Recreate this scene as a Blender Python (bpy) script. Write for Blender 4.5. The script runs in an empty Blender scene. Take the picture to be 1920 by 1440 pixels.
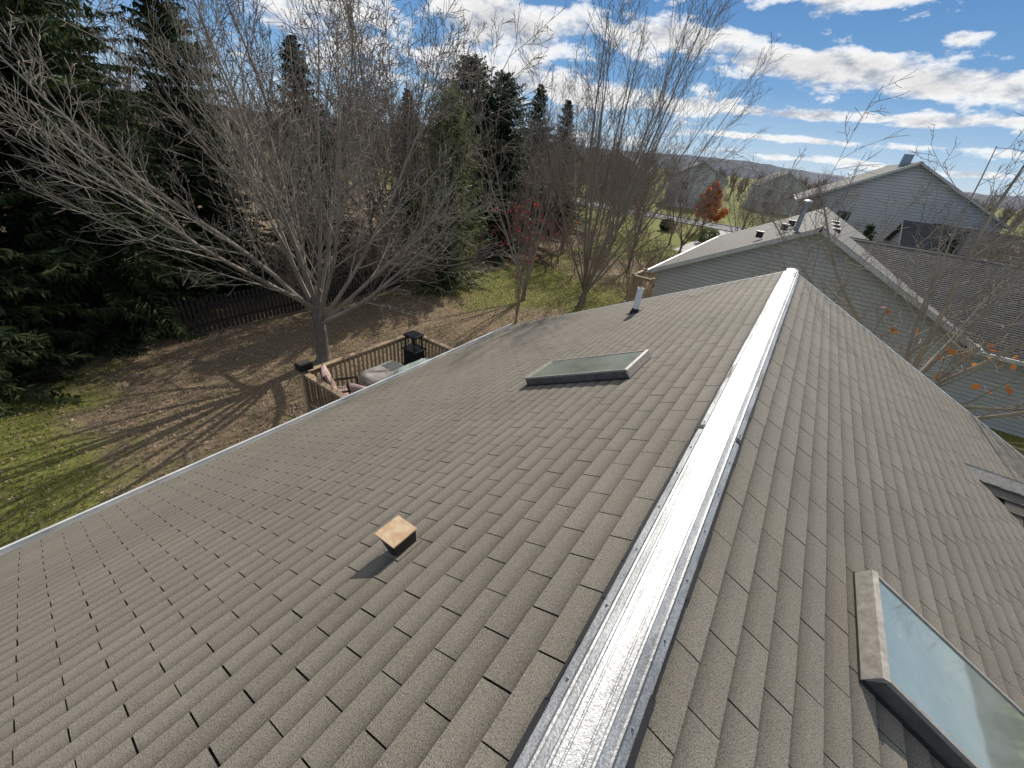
import bpy, math, random
from mathutils import Vector, Matrix
rnd = random.Random(11)
U = rnd.uniform
V = Vector
C = bpy.context.scene.collection
RAD = math.radians

# ------------------------------------------------------------ mesh builder
class MB:
    def __init__(s):
        s.v=[]; s.f=[]; s.r=[]; s.g=[]
    def face(s, pts, r=.5, g=None):
        n=len(s.v); s.v.extend([tuple(p) for p in pts]); s.f.append(tuple(range(n,n+len(pts)))); s.r.append(r)
        s.g.extend(g if g else [1.0]*len(pts))
    def box(s, x0,x1,y0,y1,z0,z1, r=.5):
        s.obox(V(((x0+x1)/2,(y0+y1)/2,(z0+z1)/2)), V(((x1-x0)/2,0,0)), V((0,(y1-y0)/2,0)), V((0,0,(z1-z0)/2)), r)
    def obox(s, c,a,b,n, r=.5):
        k=len(s.v)
        for i in (-1,1):
            for j in (-1,1):
                for l in (-1,1):
                    s.v.append(tuple(c+a*i+b*j+n*l)); s.g.append(1.0)
        for q in ((0,1,3,2),(4,6,7,5),(0,4,5,1),(2,3,7,6),(0,2,6,4),(1,5,7,3)):
            s.f.append(tuple(k+t for t in q)); s.r.append(r)
    def bar(s, p0,p1,w,h,up=V((0,0,1)), r=.5):
        p0=V(p0);p1=V(p1); d=(p1-p0); L=d.length; d.normalize()
        a=d.cross(up)
        if a.length<1e-4: a=V((1,0,0))
        a.normalize(); b=a.cross(d).normalized()
        s.obox((p0+p1)/2, d*L/2, a*w/2, b*h/2, r)
    def tube(s, pts, rad, n=6, r=.5, cap=False):
        k=len(s.v); m=len(pts)
        for i,p in enumerate(pts):
            d=(pts[min(i+1,m-1)]-pts[max(i-1,0)])
            if d.length<1e-6: d=V((0,0,1))
            d.normalize()
            a=d.cross(V((0.31,0.17,.93)))
            if a.length<.05: a=d.cross(V((1,0,0)))
            a.normalize(); b=d.cross(a)
            for j in range(n):
                t=2*math.pi*j/n
                q=p+a*(math.cos(t)*rad[i])+b*(math.sin(t)*rad[i])
                s.v.append((q.x,q.y,q.z)); s.g.append(1.0)
        for i in range(m-1):
            for j in range(n):
                j2=(j+1)%n
                s.f.append((k+i*n+j,k+i*n+j2,k+(i+1)*n+j2,k+(i+1)*n+j)); s.r.append(r)
        if cap:
            s.f.append(tuple(k+j for j in range(n))); s.r.append(r)
            s.f.append(tuple(k+(m-1)*n+j for j in range(n))); s.r.append(r)
    def build(s, name, mat, parent=None, bevel=0, xf=None, smooth=False):
        off=V((0,0,0)); p=parent
        while p: off+=p.location; p=p.parent
        if xf is not None: vs=[tuple(xf@V(q)-off) for q in s.v]
        elif off.length>0: vs=[(a-off.x,b-off.y,c-off.z) for a,b,c in s.v]
        else: vs=s.v
        me=bpy.data.meshes.new(name); me.from_pydata(vs,[],s.f)
        at=me.attributes.new('rnd','FLOAT','FACE'); at.data.foreach_set('value', s.r)
        ag=me.attributes.new('grad','FLOAT','POINT'); ag.data.foreach_set('value', s.g)
        me.materials.append(mat)
        if smooth: me.polygons.foreach_set('use_smooth',[True]*len(me.polygons))
        me.update()
        o=bpy.data.objects.new(name,me); C.objects.link(o)
        if parent: o.parent=parent
        if bevel:
            b=o.modifiers.new('bevel','BEVEL'); b.width=bevel; b.segments=2; b.limit_method='ANGLE'
        return o
def tag(o,label=None,cat=None,group=None,kind=None):
    if label: o['label']=label
    if cat: o['category']=cat
    if group: o['group']=group
    if kind: o['kind']=kind
    return o
def thing(name,label,cat,loc=(0,0,0),group=None):
    o=bpy.data.objects.new(name,None); C.objects.link(o); o.location=loc; o.empty_display_size=.3
    return tag(o,label,cat,group)
def copy_tree(o,parent=None):
    c=o.copy(); C.objects.link(c)
    if parent: c.parent=parent
    for ch in list(o.children): copy_tree(ch,c)
    return c

# ------------------------------------------------------------ materials
def newmat(name):
    m=bpy.data.materials.new(name); m.use_nodes=True
    nt=m.node_tree; b=nt.nodes['Principled BSDF']
    return m,nt,b
def ramp(nt,src,stops):
    r=nt.nodes.new('ShaderNodeValToRGB'); e=r.color_ramp.elements
    while len(e)<len(stops): e.new(.5)
    for i,(p,c) in enumerate(stops):
        e[i].position=p; e[i].color=(c[0],c[1],c[2],1) if not isinstance(c,(int,float)) else (c,c,c,1)
    nt.links.new(src,r.inputs[0]); return r.outputs[0]
def noise(nt,scale,detail=3,rough=.5,coord='Object',stretch=None):
    tc=nt.nodes.new('ShaderNodeTexCoord'); n=nt.nodes.new('ShaderNodeTexNoise')
    n.inputs['Scale'].default_value=scale; n.inputs['Detail'].default_value=detail; n.inputs['Roughness'].default_value=rough
    src=tc.outputs[coord]
    if stretch:
        mp=nt.nodes.new('ShaderNodeMapping'); mp.inputs['Scale'].default_value=stretch
        nt.links.new(src,mp.inputs[0]); src=mp.outputs[0]
    nt.links.new(src,n.inputs['Vector']); return n.outputs['Fac']
def mixc(nt,a,b,f,blend='MIX'):
    x=nt.nodes.new('ShaderNodeMix'); x.data_type='RGBA'; x.blend_type=blend
    for s,val in ((x.inputs[0],f),(x.inputs[6],a),(x.inputs[7],b)):
        if isinstance(val,(int,float)): s.default_value=val
        elif isinstance(val,tuple): s.default_value=(val[0],val[1],val[2],1)
        else: nt.links.new(val,s)
    return x.outputs[2]
def mth(nt,op,a,b=None,c=None,clamp=False):
    x=nt.nodes.new('ShaderNodeMath'); x.operation=op; x.use_clamp=clamp
    for i,val in enumerate((a,b,c)):
        if val is None: continue
        if isinstance(val,(int,float)): x.inputs[i].default_value=val
        else: nt.links.new(val,x.inputs[i])
    return x.outputs[0]
def mrange(nt,v,a,bb,c,d):
    x=nt.nodes.new('ShaderNodeMapRange'); nt.links.new(v,x.inputs[0])
    for i,q in enumerate((a,bb,c,d)): x.inputs[i+1].default_value=q
    return x.outputs[0]
def scale_col(nt,c,k):
    vm=nt.nodes.new('ShaderNodeVectorMath'); vm.operation='SCALE'; nt.links.new(c,vm.inputs[0]); vm.inputs['Scale'].default_value=k
    return vm.outputs[0]
def attr(nt,name):
    a=nt.nodes.new('ShaderNodeAttribute'); a.attribute_name=name; return a.outputs['Fac']
def bump(nt,b,h,strength=.3,dist=.01):
    n=nt.nodes.new('ShaderNodeBump'); n.inputs['Strength'].default_value=strength; n.inputs['Distance'].default_value=dist
    nt.links.new(h,n.inputs['Height']); nt.links.new(n.outputs[0],b.inputs['Normal'])
def simple(name,c1,c2=None,rough=.7,metal=0,scale=8,bs=.15,stretch=None,spec=.3,lap=False):
    m,nt,b=newmat(name); c2=c2 or tuple(x*.7 for x in c1)
    n=noise(nt,scale,4,.6,stretch=stretch)
    f=ramp(nt,n,[(.3,0.),(.7,1.)])
    c=mixc(nt,c2,c1,f)
    if lap: c=mixc(nt,c,ramp(nt,attr(nt,'grad'),[(0.,.40),(.5,.93),(1.,1.)]),1.,'MULTIPLY')  # shadow line at the top of each lap, painted into the siding colour
    nt.links.new(c,b.inputs['Base Color'])
    b.inputs['Roughness'].default_value=rough; b.inputs['Metallic'].default_value=metal
    b.inputs['Specular IOR Level'].default_value=spec
    if bs: bump(nt,b,n,bs,.01)
    return m
def shingle_mat(name,c1,c2,amp=1.):
    m,nt,b=newmat(name)
    base=mixc(nt,c1,c2,attr(nt,'rnd'))
    gr=ramp(nt,noise(nt,230,2,.75),[(.34,.32),(.5,.86),(.67,1.0)])
    base=mixc(nt,base,gr,1.,'MULTIPLY')
    sp=ramp(nt,noise(nt,290,1,.5),[(.60,0.),(.70,.5)])
    base=mixc(nt,base,(.57,.52,.43),sp)
    bl=ramp(nt,noise(nt,.9,5,.65),[(.3,.84),(.7,1.0)])
    base=mixc(nt,base,bl,1.,'MULTIPLY')
    gd=ramp(nt,attr(nt,'grad'),[(0.,.22),(.20,.64),(.55,.92),(1.,1.)])  # dirt plus shading under the course above, both put into the tab colour
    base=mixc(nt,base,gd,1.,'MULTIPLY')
    nt.links.new(base,b.inputs['Base Color']); b.inputs['Roughness'].default_value=.82
    b.inputs['Specular IOR Level'].default_value=.35
    bump(nt,b,noise(nt,260,2,.7),.7*amp,.004)
    return m
M={}
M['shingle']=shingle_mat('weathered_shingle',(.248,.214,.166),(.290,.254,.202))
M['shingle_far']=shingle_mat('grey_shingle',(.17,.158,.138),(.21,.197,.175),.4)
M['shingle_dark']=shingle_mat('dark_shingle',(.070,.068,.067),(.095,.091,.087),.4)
M['shingle_shade']=shingle_mat('shaded_gable_shingle',(.20,.175,.14),(.24,.21,.17))  # main shingle tone darkened in colour for the gable's shaded side
M['felt']=simple('black_felt',(.020,.017,.014),rough=.95)
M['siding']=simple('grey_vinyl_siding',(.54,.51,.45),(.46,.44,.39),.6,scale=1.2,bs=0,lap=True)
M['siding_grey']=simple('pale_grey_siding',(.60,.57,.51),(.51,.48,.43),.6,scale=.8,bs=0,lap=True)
M['siding_white']=simple('white_vinyl_siding',(.64,.60,.54),(.54,.51,.46),.6,scale=.8,bs=0,lap=True)
M['siding_tan']=simple('tan_siding',(.50,.44,.35),(.42,.37,.29),.6,scale=.8,bs=0,lap=True)
M['trim']=simple('white_trim',(.60,.58,.53),(.46,.44,.40),.5,scale=5,bs=.05)
M['gutter']=simple('gutter_metal',(.74,.74,.72),(.52,.52,.51),.45,.2,scale=3,bs=.05)
M['bronze']=simple('dark_bronze',(.06,.055,.05),(.035,.032,.03),.5,.4)
M['curb']=simple('weathered_grey_curb',(.17,.155,.135),(.09,.082,.072),.6,.2,scale=12)
M['skyframe']=simple('weathered_frame',(.42,.385,.335),(.26,.235,.20),.6,.2,scale=26)
M['rubber']=simple('black_rubber',(.03,.03,.03),rough=.6)
M['pvc']=simple('white_pvc',(.88,.88,.86),(.78,.78,.76),.4)
M['tin']=simple('galvanised_tin',(.42,.45,.46),(.28,.31,.33),.45,.7,scale=10)
M['wood']=simple('weathered_wood',(.42,.31,.19),(.27,.195,.12),.8,scale=9,stretch=(1,1,5))
M['deckwood']=simple('deck_boards',(.36,.29,.22),(.24,.195,.15),.8,scale=6)
M['fence']=simple('dark_fence_wood',(.06,.05,.042),rough=.9)
M['cushion']=simple('faded_red_cushion',(.46,.25,.21),(.58,.47,.41),.9,scale=22,stretch=(1,6,1))
M['blackmetal']=simple('black_metal',(.02,.02,.024),(.035,.035,.04),.45,.5)
M['cover']=simple('pale_green_cover',(.52,.60,.51),(.38,.45,.38),.5,scale=4,bs=.5)
M['tabletop']=simple('beige_cloth',(.48,.43,.37),(.37,.33,.285),.8,scale=3,bs=.4)
M['road']=simple('asphalt',(.20,.20,.20),(.15,.15,.15),.9,scale=2)
M['kerb']=simple('concrete_kerb',(.45,.44,.41),rough=.85)
M['windowglass']=simple('window_glass',(.03,.04,.05),(.05,.06,.07),.08,.0,scale=1,bs=0,spec=.8)
M['bark']=simple('grey_brown_bark',(.25,.21,.17),(.13,.107,.085),.9,scale=16,bs=.6,stretch=(1,1,.25))
M['twig']=simple('tan_grey_twigs',(.36,.305,.24),(.20,.168,.13),.85,scale=1.5,bs=0)
M['twig_red']=simple('reddish_twigs',(.28,.20,.155),(.18,.135,.105),.85,scale=.6,bs=0)
M['twig_dark']=simple('brown_twigs',(.29,.24,.19),(.185,.155,.12),.85,scale=.6,bs=0)
def leafmat(name,c1,c2,c3):
    m,nt,b=newmat(name)
    a=mixc(nt,c1,c2,attr(nt,'rnd'))
    f=ramp(nt,noise(nt,.55,4,.6),[(.4,0.),(.66,1.)])
    a=mixc(nt,a,c3,f)
    nt.links.new(a,b.inputs['Base Color']); b.inputs['Roughness'].default_value=.65; b.inputs['Specular IOR Level'].default_value=.2
    tr=nt.nodes.new('ShaderNodeBsdfTranslucent'); nt.links.new(a,tr.inputs['Color'])
    mx=nt.nodes.new('ShaderNodeMixShader'); mx.inputs[0].default_value=.3
    nt.links.new(b.outputs[0],mx.inputs[1]); nt.links.new(tr.outputs[0],mx.inputs[2]); nt.links.new(mx.outputs[0],nt.nodes['Material Output'].inputs[0])
    return m
M['spruce']=leafmat('spruce_needles',(.032,.050,.020),(.078,.104,.038),(.050,.071,.028))
M['spruce_dark']=leafmat('dark_spruce_needles',(.030,.047,.024),(.066,.088,.042),(.043,.062,.031))
M['pine']=leafmat('yellow_green_needles',(.12,.15,.055),(.25,.265,.12),(.17,.19,.085))
M['redleaf']=leafmat('red_leaves',(.50,.04,.04),(.64,.12,.08),(.55,.06,.05))
M['orangeleaf']=leafmat('orange_leaves',(.58,.19,.04),(.70,.30,.07),(.50,.15,.04))
M['litter']=leafmat('dry_leaves',(.28,.185,.115),(.56,.45,.33),(.35,.235,.145))
M['grassblade']=leafmat('grass_blades',(.10,.125,.03),(.23,.235,.07),(.17,.175,.045))

m,nt,b=newmat('galvanised_ridge'); M['ridge']=m
n2=noise(nt,4,6,.65,stretch=(2,.7,1)); sp_=noise(nt,130,3,.8)
c=mixc(nt,ramp(nt,n2,[(.34,(.36,.36,.355)),(.5,(.50,.495,.485)),(.68,(.64,.635,.62))]),ramp(nt,sp_,[(.38,.58),(.58,1.)]),1.,'MULTIPLY')
nt.links.new(c,b.inputs['Base Color'])
b.inputs['Metallic'].default_value=.68
nt.links.new(ramp(nt,noise(nt,40,4,.7,stretch=(2,.8,1)),[(.3,.36),(.7,.58)]),b.inputs['Roughness'])
bump(nt,b,sp_,.6,.003)
m,nt,b=newmat('rusty_sheet'); M['rust']=m
nt.links.new(ramp(nt,noise(nt,16,5,.7),[(.32,(.38,.23,.12)),(.55,(.52,.37,.22)),(.75,(.52,.44,.33))]),b.inputs['Base Color'])
b.inputs['Roughness'].default_value=.7
m,nt,b=newmat('skylight_glass'); M['glass']=m
nt.links.new(ramp(nt,noise(nt,3,5,.65),[(.3,(.17,.195,.155)),(.7,(.31,.34,.275))]),b.inputs['Base Color'])
b.inputs['Roughness'].default_value=.4
g=nt.nodes.new('ShaderNodeBsdfGlossy'); g.inputs['Roughness'].default_value=.03; g.inputs['Color'].default_value=(1.,.97,.90,1)
mx=nt.nodes.new('ShaderNodeMixShader'); mx.inputs[0].default_value=.36
nt.links.new(b.outputs[0],mx.inputs[1]); nt.links.new(g.outputs[0],mx.inputs[2]); nt.links.new(mx.outputs[0],nt.nodes['Material Output'].inputs[0])
# ground
m,nt,b=newmat('lawn_and_litter'); M['ground']=m
geo=nt.nodes.new('ShaderNodeNewGeometry'); sp=nt.nodes.new('ShaderNodeSeparateXYZ'); nt.links.new(geo.outputs['Position'],sp.inputs[0])
X,Y=sp.outputs[0],sp.outputs[1]
def dist(cx,cy):
    return mth(nt,'SQRT',mth(nt,'ADD',mth(nt,'POWER',mth(nt,'SUBTRACT',X,cx),2),mth(nt,'POWER',mth(nt,'SUBTRACT',Y,cy),2)))
def mr(v,a,bb,c,d): return mrange(nt,v,a,bb,c,d)
lit=mth(nt,'MAXIMUM',mr(dist(-11.5,7.5),4.2,8.2,.95,0),mr(X,-14.0,-17,0,1))
lit=mth(nt,'MAXIMUM',lit,mr(dist(-8,13),2.5,5,.75,0))
lit=mth(nt,'MAXIMUM',lit,mr(dist(-9,28),3,8,.55,0))
lit=mth(nt,'MULTIPLY',lit,mr(Y,30,48,1,0))
n=noise(nt,.5,6,.65)
lit=mth(nt,'ADD',lit,mth(nt,'MULTIPLY',mth(nt,'SUBTRACT',n,.46),1.7),clamp=True)
fine=noise(nt,14,5,.8)
gcol=mixc(nt,(.08,.095,.022),(.27,.26,.075),ramp(nt,fine,[(.35,0.),(.65,1.)]))
lcol=mixc(nt,(.095,.072,.045),(.38,.28,.19),ramp(nt,noise(nt,26,5,.9),[(.40,0.),(.62,1.)]))
lcol=mixc(nt,lcol,gcol,ramp(nt,noise(nt,2.2,5,.7),[(.5,0.),(.68,.45)]))
nt.links.new(mixc(nt,gcol,lcol,ramp(nt,lit,[(.25,0.),(.6,1.)])),b.inputs['Base Color'])
b.inputs['Roughness'].default_value=.95; b.inputs['Specular IOR Level'].default_value=.1
bump(nt,b,fine,.6,.04)
M['hill']=simple('far_wooded_hill',(.17,.175,.20),(.13,.135,.16),1,scale=.03,bs=0)  # distance haze put into the hill colour

# ------------------------------------------------------------ camera
H=6.7            # eye above the lawn
f=760.
Yc=V((600,-378,760)).normalized()
Dn=V((-.099,.858,.503)); Dn=(Dn-Yc*Dn.dot(Yc)).normalized()
Xc=Yc.cross(-Dn).normalized()
if Xc.x<0: Xc=-Xc
Zc=-Dn
right=V((Xc.x,Yc.x,Zc.x)); down=V((Xc.y,Yc.y,Zc.y)); fwd=V((Xc.z,Yc.z,Zc.z))
cam=bpy.data.cameras.new('camera'); co=bpy.data.objects.new('camera',cam); C.objects.link(co)
Mx=Matrix((( right.x,-down.x,-fwd.x,0),(right.y,-down.y,-fwd.y,0),(right.z,-down.z,-fwd.z,H),(0,0,0,1)))
co.matrix_world=Mx
cam.sensor_width=36; cam.lens=36*f/1920; cam.clip_end=5000; cam.clip_start=.02
bpy.context.scene.camera=co
def proj(p):
    q=V(p)-V((0,0,H)); c=Xc*q.x+Yc*q.y+Zc*q.z
    return (960+f*c.x/c.z,720+f*c.y/c.z) if c.z>.01 else (-9999,0)

# ------------------------------------------------------------ light and sky
EL,AZ=RAD(35),RAD(-7)
sun=bpy.data.lights.new('sun','SUN'); sun.energy=5.0; sun.angle=RAD(.5); sun.color=(1,.95,.86)
so=bpy.data.objects.new('sun',sun); C.objects.link(so)
sd=V((math.sin(AZ)*math.cos(EL),math.cos(AZ)*math.cos(EL),math.sin(EL)))
so.rotation_euler=sd.to_track_quat('Z','Y').to_euler(); so.location=sd*40+V((0,0,H))
w=bpy.data.worlds.new('World'); bpy.context.scene.world=w; w.use_nodes=True
nt=w.node_tree; bg=nt.nodes['Background']
sky=nt.nodes.new('ShaderNodeTexSky'); sky.sky_type='NISHITA'; sky.sun_disc=False
sky.sun_elevation=EL; sky.sun_rotation=AZ; sky.air_density=1.0; sky.dust_density=.3; sky.ozone_density=2.0
hs=nt.nodes.new('ShaderNodeHueSaturation'); hs.inputs['Saturation'].default_value=.62; hs.inputs['Value'].default_value=1.1
nt.links.new(sky.outputs[0],hs.inputs['Color'])
tc=nt.nodes.new('ShaderNodeTexCoord'); sp=nt.nodes.new('ShaderNodeSeparateXYZ'); nt.links.new(tc.outputs['Generated'],sp.inputs[0])
x,y,z=sp.outputs
az=mth(nt,'ARCTAN2',x,y)
zc=mth(nt,'MAXIMUM',z,.0)
den=mth(nt,'ADD',zc,.07)
cb=nt.nodes.new('ShaderNodeCombineXYZ'); nt.links.new(mth(nt,'DIVIDE',x,den),cb.inputs[0]); nt.links.new(mth(nt,'DIVIDE',y,den),cb.inputs[1])
def wn(src,scale,detail,rough,off=(0,0,0),sc_=(1,1,1)):
    mp=nt.nodes.new('ShaderNodeMapping'); mp.inputs['Location'].default_value=off; mp.inputs['Scale'].default_value=sc_
    nt.links.new(src,mp.inputs[0])
    n=nt.nodes.new('ShaderNodeTexNoise'); n.inputs['Scale'].default_value=scale; n.inputs['Detail'].default_value=detail; n.inputs['Roughness'].default_value=rough
    nt.links.new(mp.outputs[0],n.inputs['Vector']); return n.outputs['Fac']
n1=wn(cb.outputs[0],1.2,4,.55,(3.1,1.7,0))
SC_=(1,1,2.4)
nA=wn(tc.outputs['Generated'],11,7,.64,(.3,.2,0),SC_)
nB=wn(tc.outputs['Generated'],11,7,.64,(.3,.2,.045),SC_)
tot=None
blobs=[(-.72,.235,.28,.050,.55),(-.34,.212,.14,.022,.5),(-.10,.172,.17,.020,.6),(.12,.143,.17,.022,.6),(-.10,.262,.15,.028,.6),(.036,.098,.28,.010,.5),
       (.083,.199,.030,.010,.5),(-.62,.125,.45,.03,.5),(-1.48,.30,.5,.06,.45),(.22,.215,.06,.02,.45),(-.05,.060,.3,.007,.42),(.32,.115,.10,.02,.45),(.0,.032,.5,.006,.38)]
for (u,v,su,sv,a) in blobs:
    a0=math.atan(u); e0=v/math.sqrt(1+u*u+v*v)
    t1=mth(nt,'POWER',mth(nt,'DIVIDE',mth(nt,'SUBTRACT',az,a0),su/(1+u*u)),2)
    t2=mth(nt,'POWER',mth(nt,'DIVIDE',mth(nt,'SUBTRACT',z,e0),sv),2)
    g=mth(nt,'MULTIPLY',mth(nt,'EXPONENT',mth(nt,'MULTIPLY',mth(nt,'ADD',t1,t2),-1)),a)
    tot=g if tot is None else mth(nt,'ADD',tot,g)
tot=mth(nt,'MINIMUM',tot,.55)
tot=mth(nt,'ADD',tot,mrange(nt,z,.34,.55,0,.26))  # unseen overhead cloud cover added for white fill and reflections
dens=mth(nt,'ADD',mth(nt,'ADD',mth(nt,'MULTIPLY',n1,.55),mth(nt,'MULTIPLY',nA,1.15)),mth(nt,'MULTIPLY',tot,.80))
cov=ramp(nt,mth(nt,'SUBTRACT',dens,.5),[(.50,0.),(.60,.7),(.72,1.)])
shade=mth(nt,'SUBTRACT',nA,nB)
thick=ramp(nt,mth(nt,'SUBTRACT',dens,.5),[(.62,1.),(.92,.74)])
sh=ramp(nt,mth(nt,'ADD',mth(nt,'MULTIPLY',shade,1.7),.5),[(.26,(.46,.51,.60)),(.58,(1,1,1))])
sh=mixc(nt,sh,thick,1.,'MULTIPLY')
K=7.7
clouds=scale_col(nt,sh,K*1.02)
grad=scale_col(nt,ramp(nt,zc,[(0.,(.60,.72,.81)),(.05,(.42,.60,.79)),(.13,(.20,.40,.69)),(.30,(.09,.24,.54))]),K)
skyc=mixc(nt,grad,hs.outputs[0],mrange(nt,z,.35,.7,0,1))
fin=mixc(nt,skyc,clouds,cov)
nt.links.new(fin,bg.inputs['Color']); bg.inputs['Strength'].default_value=.13
sc=bpy.context.scene
sc.view_settings.view_transform='Standard'; sc.view_settings.look='None'; sc.view_settings.exposure=0

# ------------------------------------------------------------ ground and hills
g=MB()
g.face([(-3000,-3000,0),(3000,-3000,0),(3000,3000,0),(-3000,3000,0)])
tag(g.build('ground',M['ground']),kind='structure')
hl=MB()
prev=None
for i in range(241):
    a=RAD(-115+ i*.8); hgt=11+4*math.sin(i*.155)+3*math.sin(i*.065+1)+U(-.9,.9)
    p0=V((math.sin(a)*700,math.cos(a)*700,-2)); p1=V((math.sin(a)*760,math.cos(a)*760,H+hgt)); p2=V((math.sin(a)*1500,math.cos(a)*1500,H+hgt+6+5*math.sin(i*.1)))
    if prev: hl.face([prev[0],p0,p1,prev[1]]); hl.face([prev[1],p1,p2,prev[2]])
    prev=(p0,p1,p2)
tag(hl.build('hills',M['hill']),kind='structure')
rd=MB(); rd.box(-70,-3,61,67,-.05,.02); tag(rd.build('road',M['road']),kind='structure')
kb=MB(); kb.box(-70,-3,60.8,60.98,0,.13); tag(kb.build('kerb',M['kerb']),kind='structure')
kb=MB(); kb.box(-70,-3,67.02,67.2,0,.13); tag(kb.build('kerb',M['kerb']),kind='structure')
dw=MB(); dw.box(-9.5,-5.5,40,60.7,-.05,.016); tag(dw.build('driveway',M['kerb']),kind='structure')

# ------------------------------------------------------------ shingles
TAB=.305; EXP=.127
def shingles(mb, O, u, v, n, Lu, Lv, tab=TAB, ex=EXP, inside=None, slot=.0062, thick=.0095):
    rows=int(round(Lv/ex)); off=Lv-rows*ex
    for r in range(rows):
        v0=off+r*ex; v1=v0+ex
        sh=(r%2)*tab/2+U(-.005,.005)
        k=-1
        rowr=U(-.14,.14)
        ph=U(0,6)
        while True:
            u0=k*tab+sh; k+=1
            if u0>=Lu: break
            sw=slot*U(.5,1.3)
            a=max(0,u0+sw/2); bb=min(Lu,u0+tab-sw/2)
            if bb-a<.02: continue
            if inside and not inside((a+bb)/2,(v0+v1)/2): continue
            j=U(-.002,.002)+.0015*math.sin(u0*1.3+ph); j2=U(-.0012,.0016)
            t1=thick+j2
            P=lambda uu,vv,h: O+u*uu+v*vv+n*h
            vm=v0+ex*.5
            rr=min(1,max(0,.5+rowr+U(-.38,.38)))
            A,B=P(a,v0-.006,.0015),P(bb,v0-.006,.0015); Dm,Em=P(a,vm,t1*.62),P(bb,vm,t1*.62); D,E=P(a,v1+j,t1),P(bb,v1+j,t1)
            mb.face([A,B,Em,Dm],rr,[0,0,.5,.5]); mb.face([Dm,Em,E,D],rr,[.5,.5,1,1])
            D0,E0=P(a,v1+j,0),P(bb,v1+j,0)
            mb.face([D,E,E0,D0],rr*.6,[0,0,0,0])
            mb.face([A,Dm,D,D0],rr,[0,0,0,0]); mb.face([B,E0,E,Em],rr,[0,0,0,0])
def strips(mb,O,u,v,n,Lu,Lv,ex=EXP,th=.012,seg=2.):
    rows=int(round(Lv/ex)); off=Lv-rows*ex
    for r in range(rows):
        v0=off+r*ex; v1=v0+ex; a=U(-seg,0)
        while a<Lu:
            b0=max(a,0); b1=min(Lu,a+seg); a+=seg
            if b1-b0<.01: continue
            P=lambda uu,vv,h: O+u*uu+v*vv+n*h
            q=U(0,1)
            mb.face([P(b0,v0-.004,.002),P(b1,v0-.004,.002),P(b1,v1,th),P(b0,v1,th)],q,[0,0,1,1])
            mb.face([P(b0,v1,th),P(b1,v1,th),P(b1,v1,0),P(b0,v1,0)],q,[0,0,0,0])
RZ=5.35; EX=5.45; Y0,Y1=-4.0,8.52
cs=1/math.sqrt(1.25); sn=.5*cs
house=thing('house','grey brown shingled roof of the house in front with metal ridge and two skylights','house',(0,(Y0+Y1)/2,0))
SL={}
for side in (-1,1):
    v=V((side*cs,0,-sn)); n=V((side*sn,0,cs)); u=V((0,1,0)); O=V((0,Y0,RZ))
    SL[side]=(v,n)
    slab=MB(); Lv=EX/cs
    c=O+u*(Y1-Y0)/2+v*(Lv/2)-n*.032
    slab.obox(c,u*(Y1-Y0)/2,v*(Lv/2-.01),n*.03)
    slab.build('roof_deck',M['felt'],house)
    s=MB()
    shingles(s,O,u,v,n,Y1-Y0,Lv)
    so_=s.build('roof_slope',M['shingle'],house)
    so_['label']='left roof slope facing the lawn' if side<0 else 'right roof slope facing the side yard'
wl=MB()
for sx in (-1,1):
    wl.box(sx*5.1-.06,sx*5.1+.06,Y0+.3,Y1-.3,0,2.72)
for yy in (Y0+.3,Y1-.3):
    wl.face([(-5.04,yy,0),(5.04,yy,0),(5.04,yy,2.72),(0,yy,5.24),(-5.04,yy,2.72)])
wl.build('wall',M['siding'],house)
for side in (-1,1):
    v,n=SL[side]
    for yy in (Y0,Y1):
        t=MB(); s_=1 if yy>0 else -1
        t.obox(V((0,yy+s_*.014,RZ))+v*(EX/cs/2)-n*.075,V((0,.012,0)),v*(EX/cs/2),n*.07)
        t.build('rake_trim',M['trim'],house)
        de=MB(); de.obox(V((0,yy-s_*.002,RZ))+v*(EX/cs/2)+n*.004,V((0,.022,0)),v*(EX/cs/2),n*.006)
        de.build('drip_edge',M['gutter'],house)
    gt=MB(); xe=side*EX; ze=RZ-.5*EX
    x0=xe+side*.012
    gt.box(min(x0,x0+side*.006),max(x0,x0+side*.006),Y0,Y1,ze-.13,ze-.012)
    gt.box(min(x0,x0+side*.115),max(x0,x0+side*.115),Y0,Y1,ze-.133,ze-.127)
    gt.box(min(x0+side*.11,x0+side*.117),max(x0+side*.11,x0+side*.117),Y0,Y1,ze-.128,ze-.012)
    gt.box(min(x0+side*.095,x0+side*.125),max(x0+side*.095,x0+side*.125),Y0,Y1,ze-.012,ze-.004)
    gt.build('gutter',M['gutter'],house)
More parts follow.
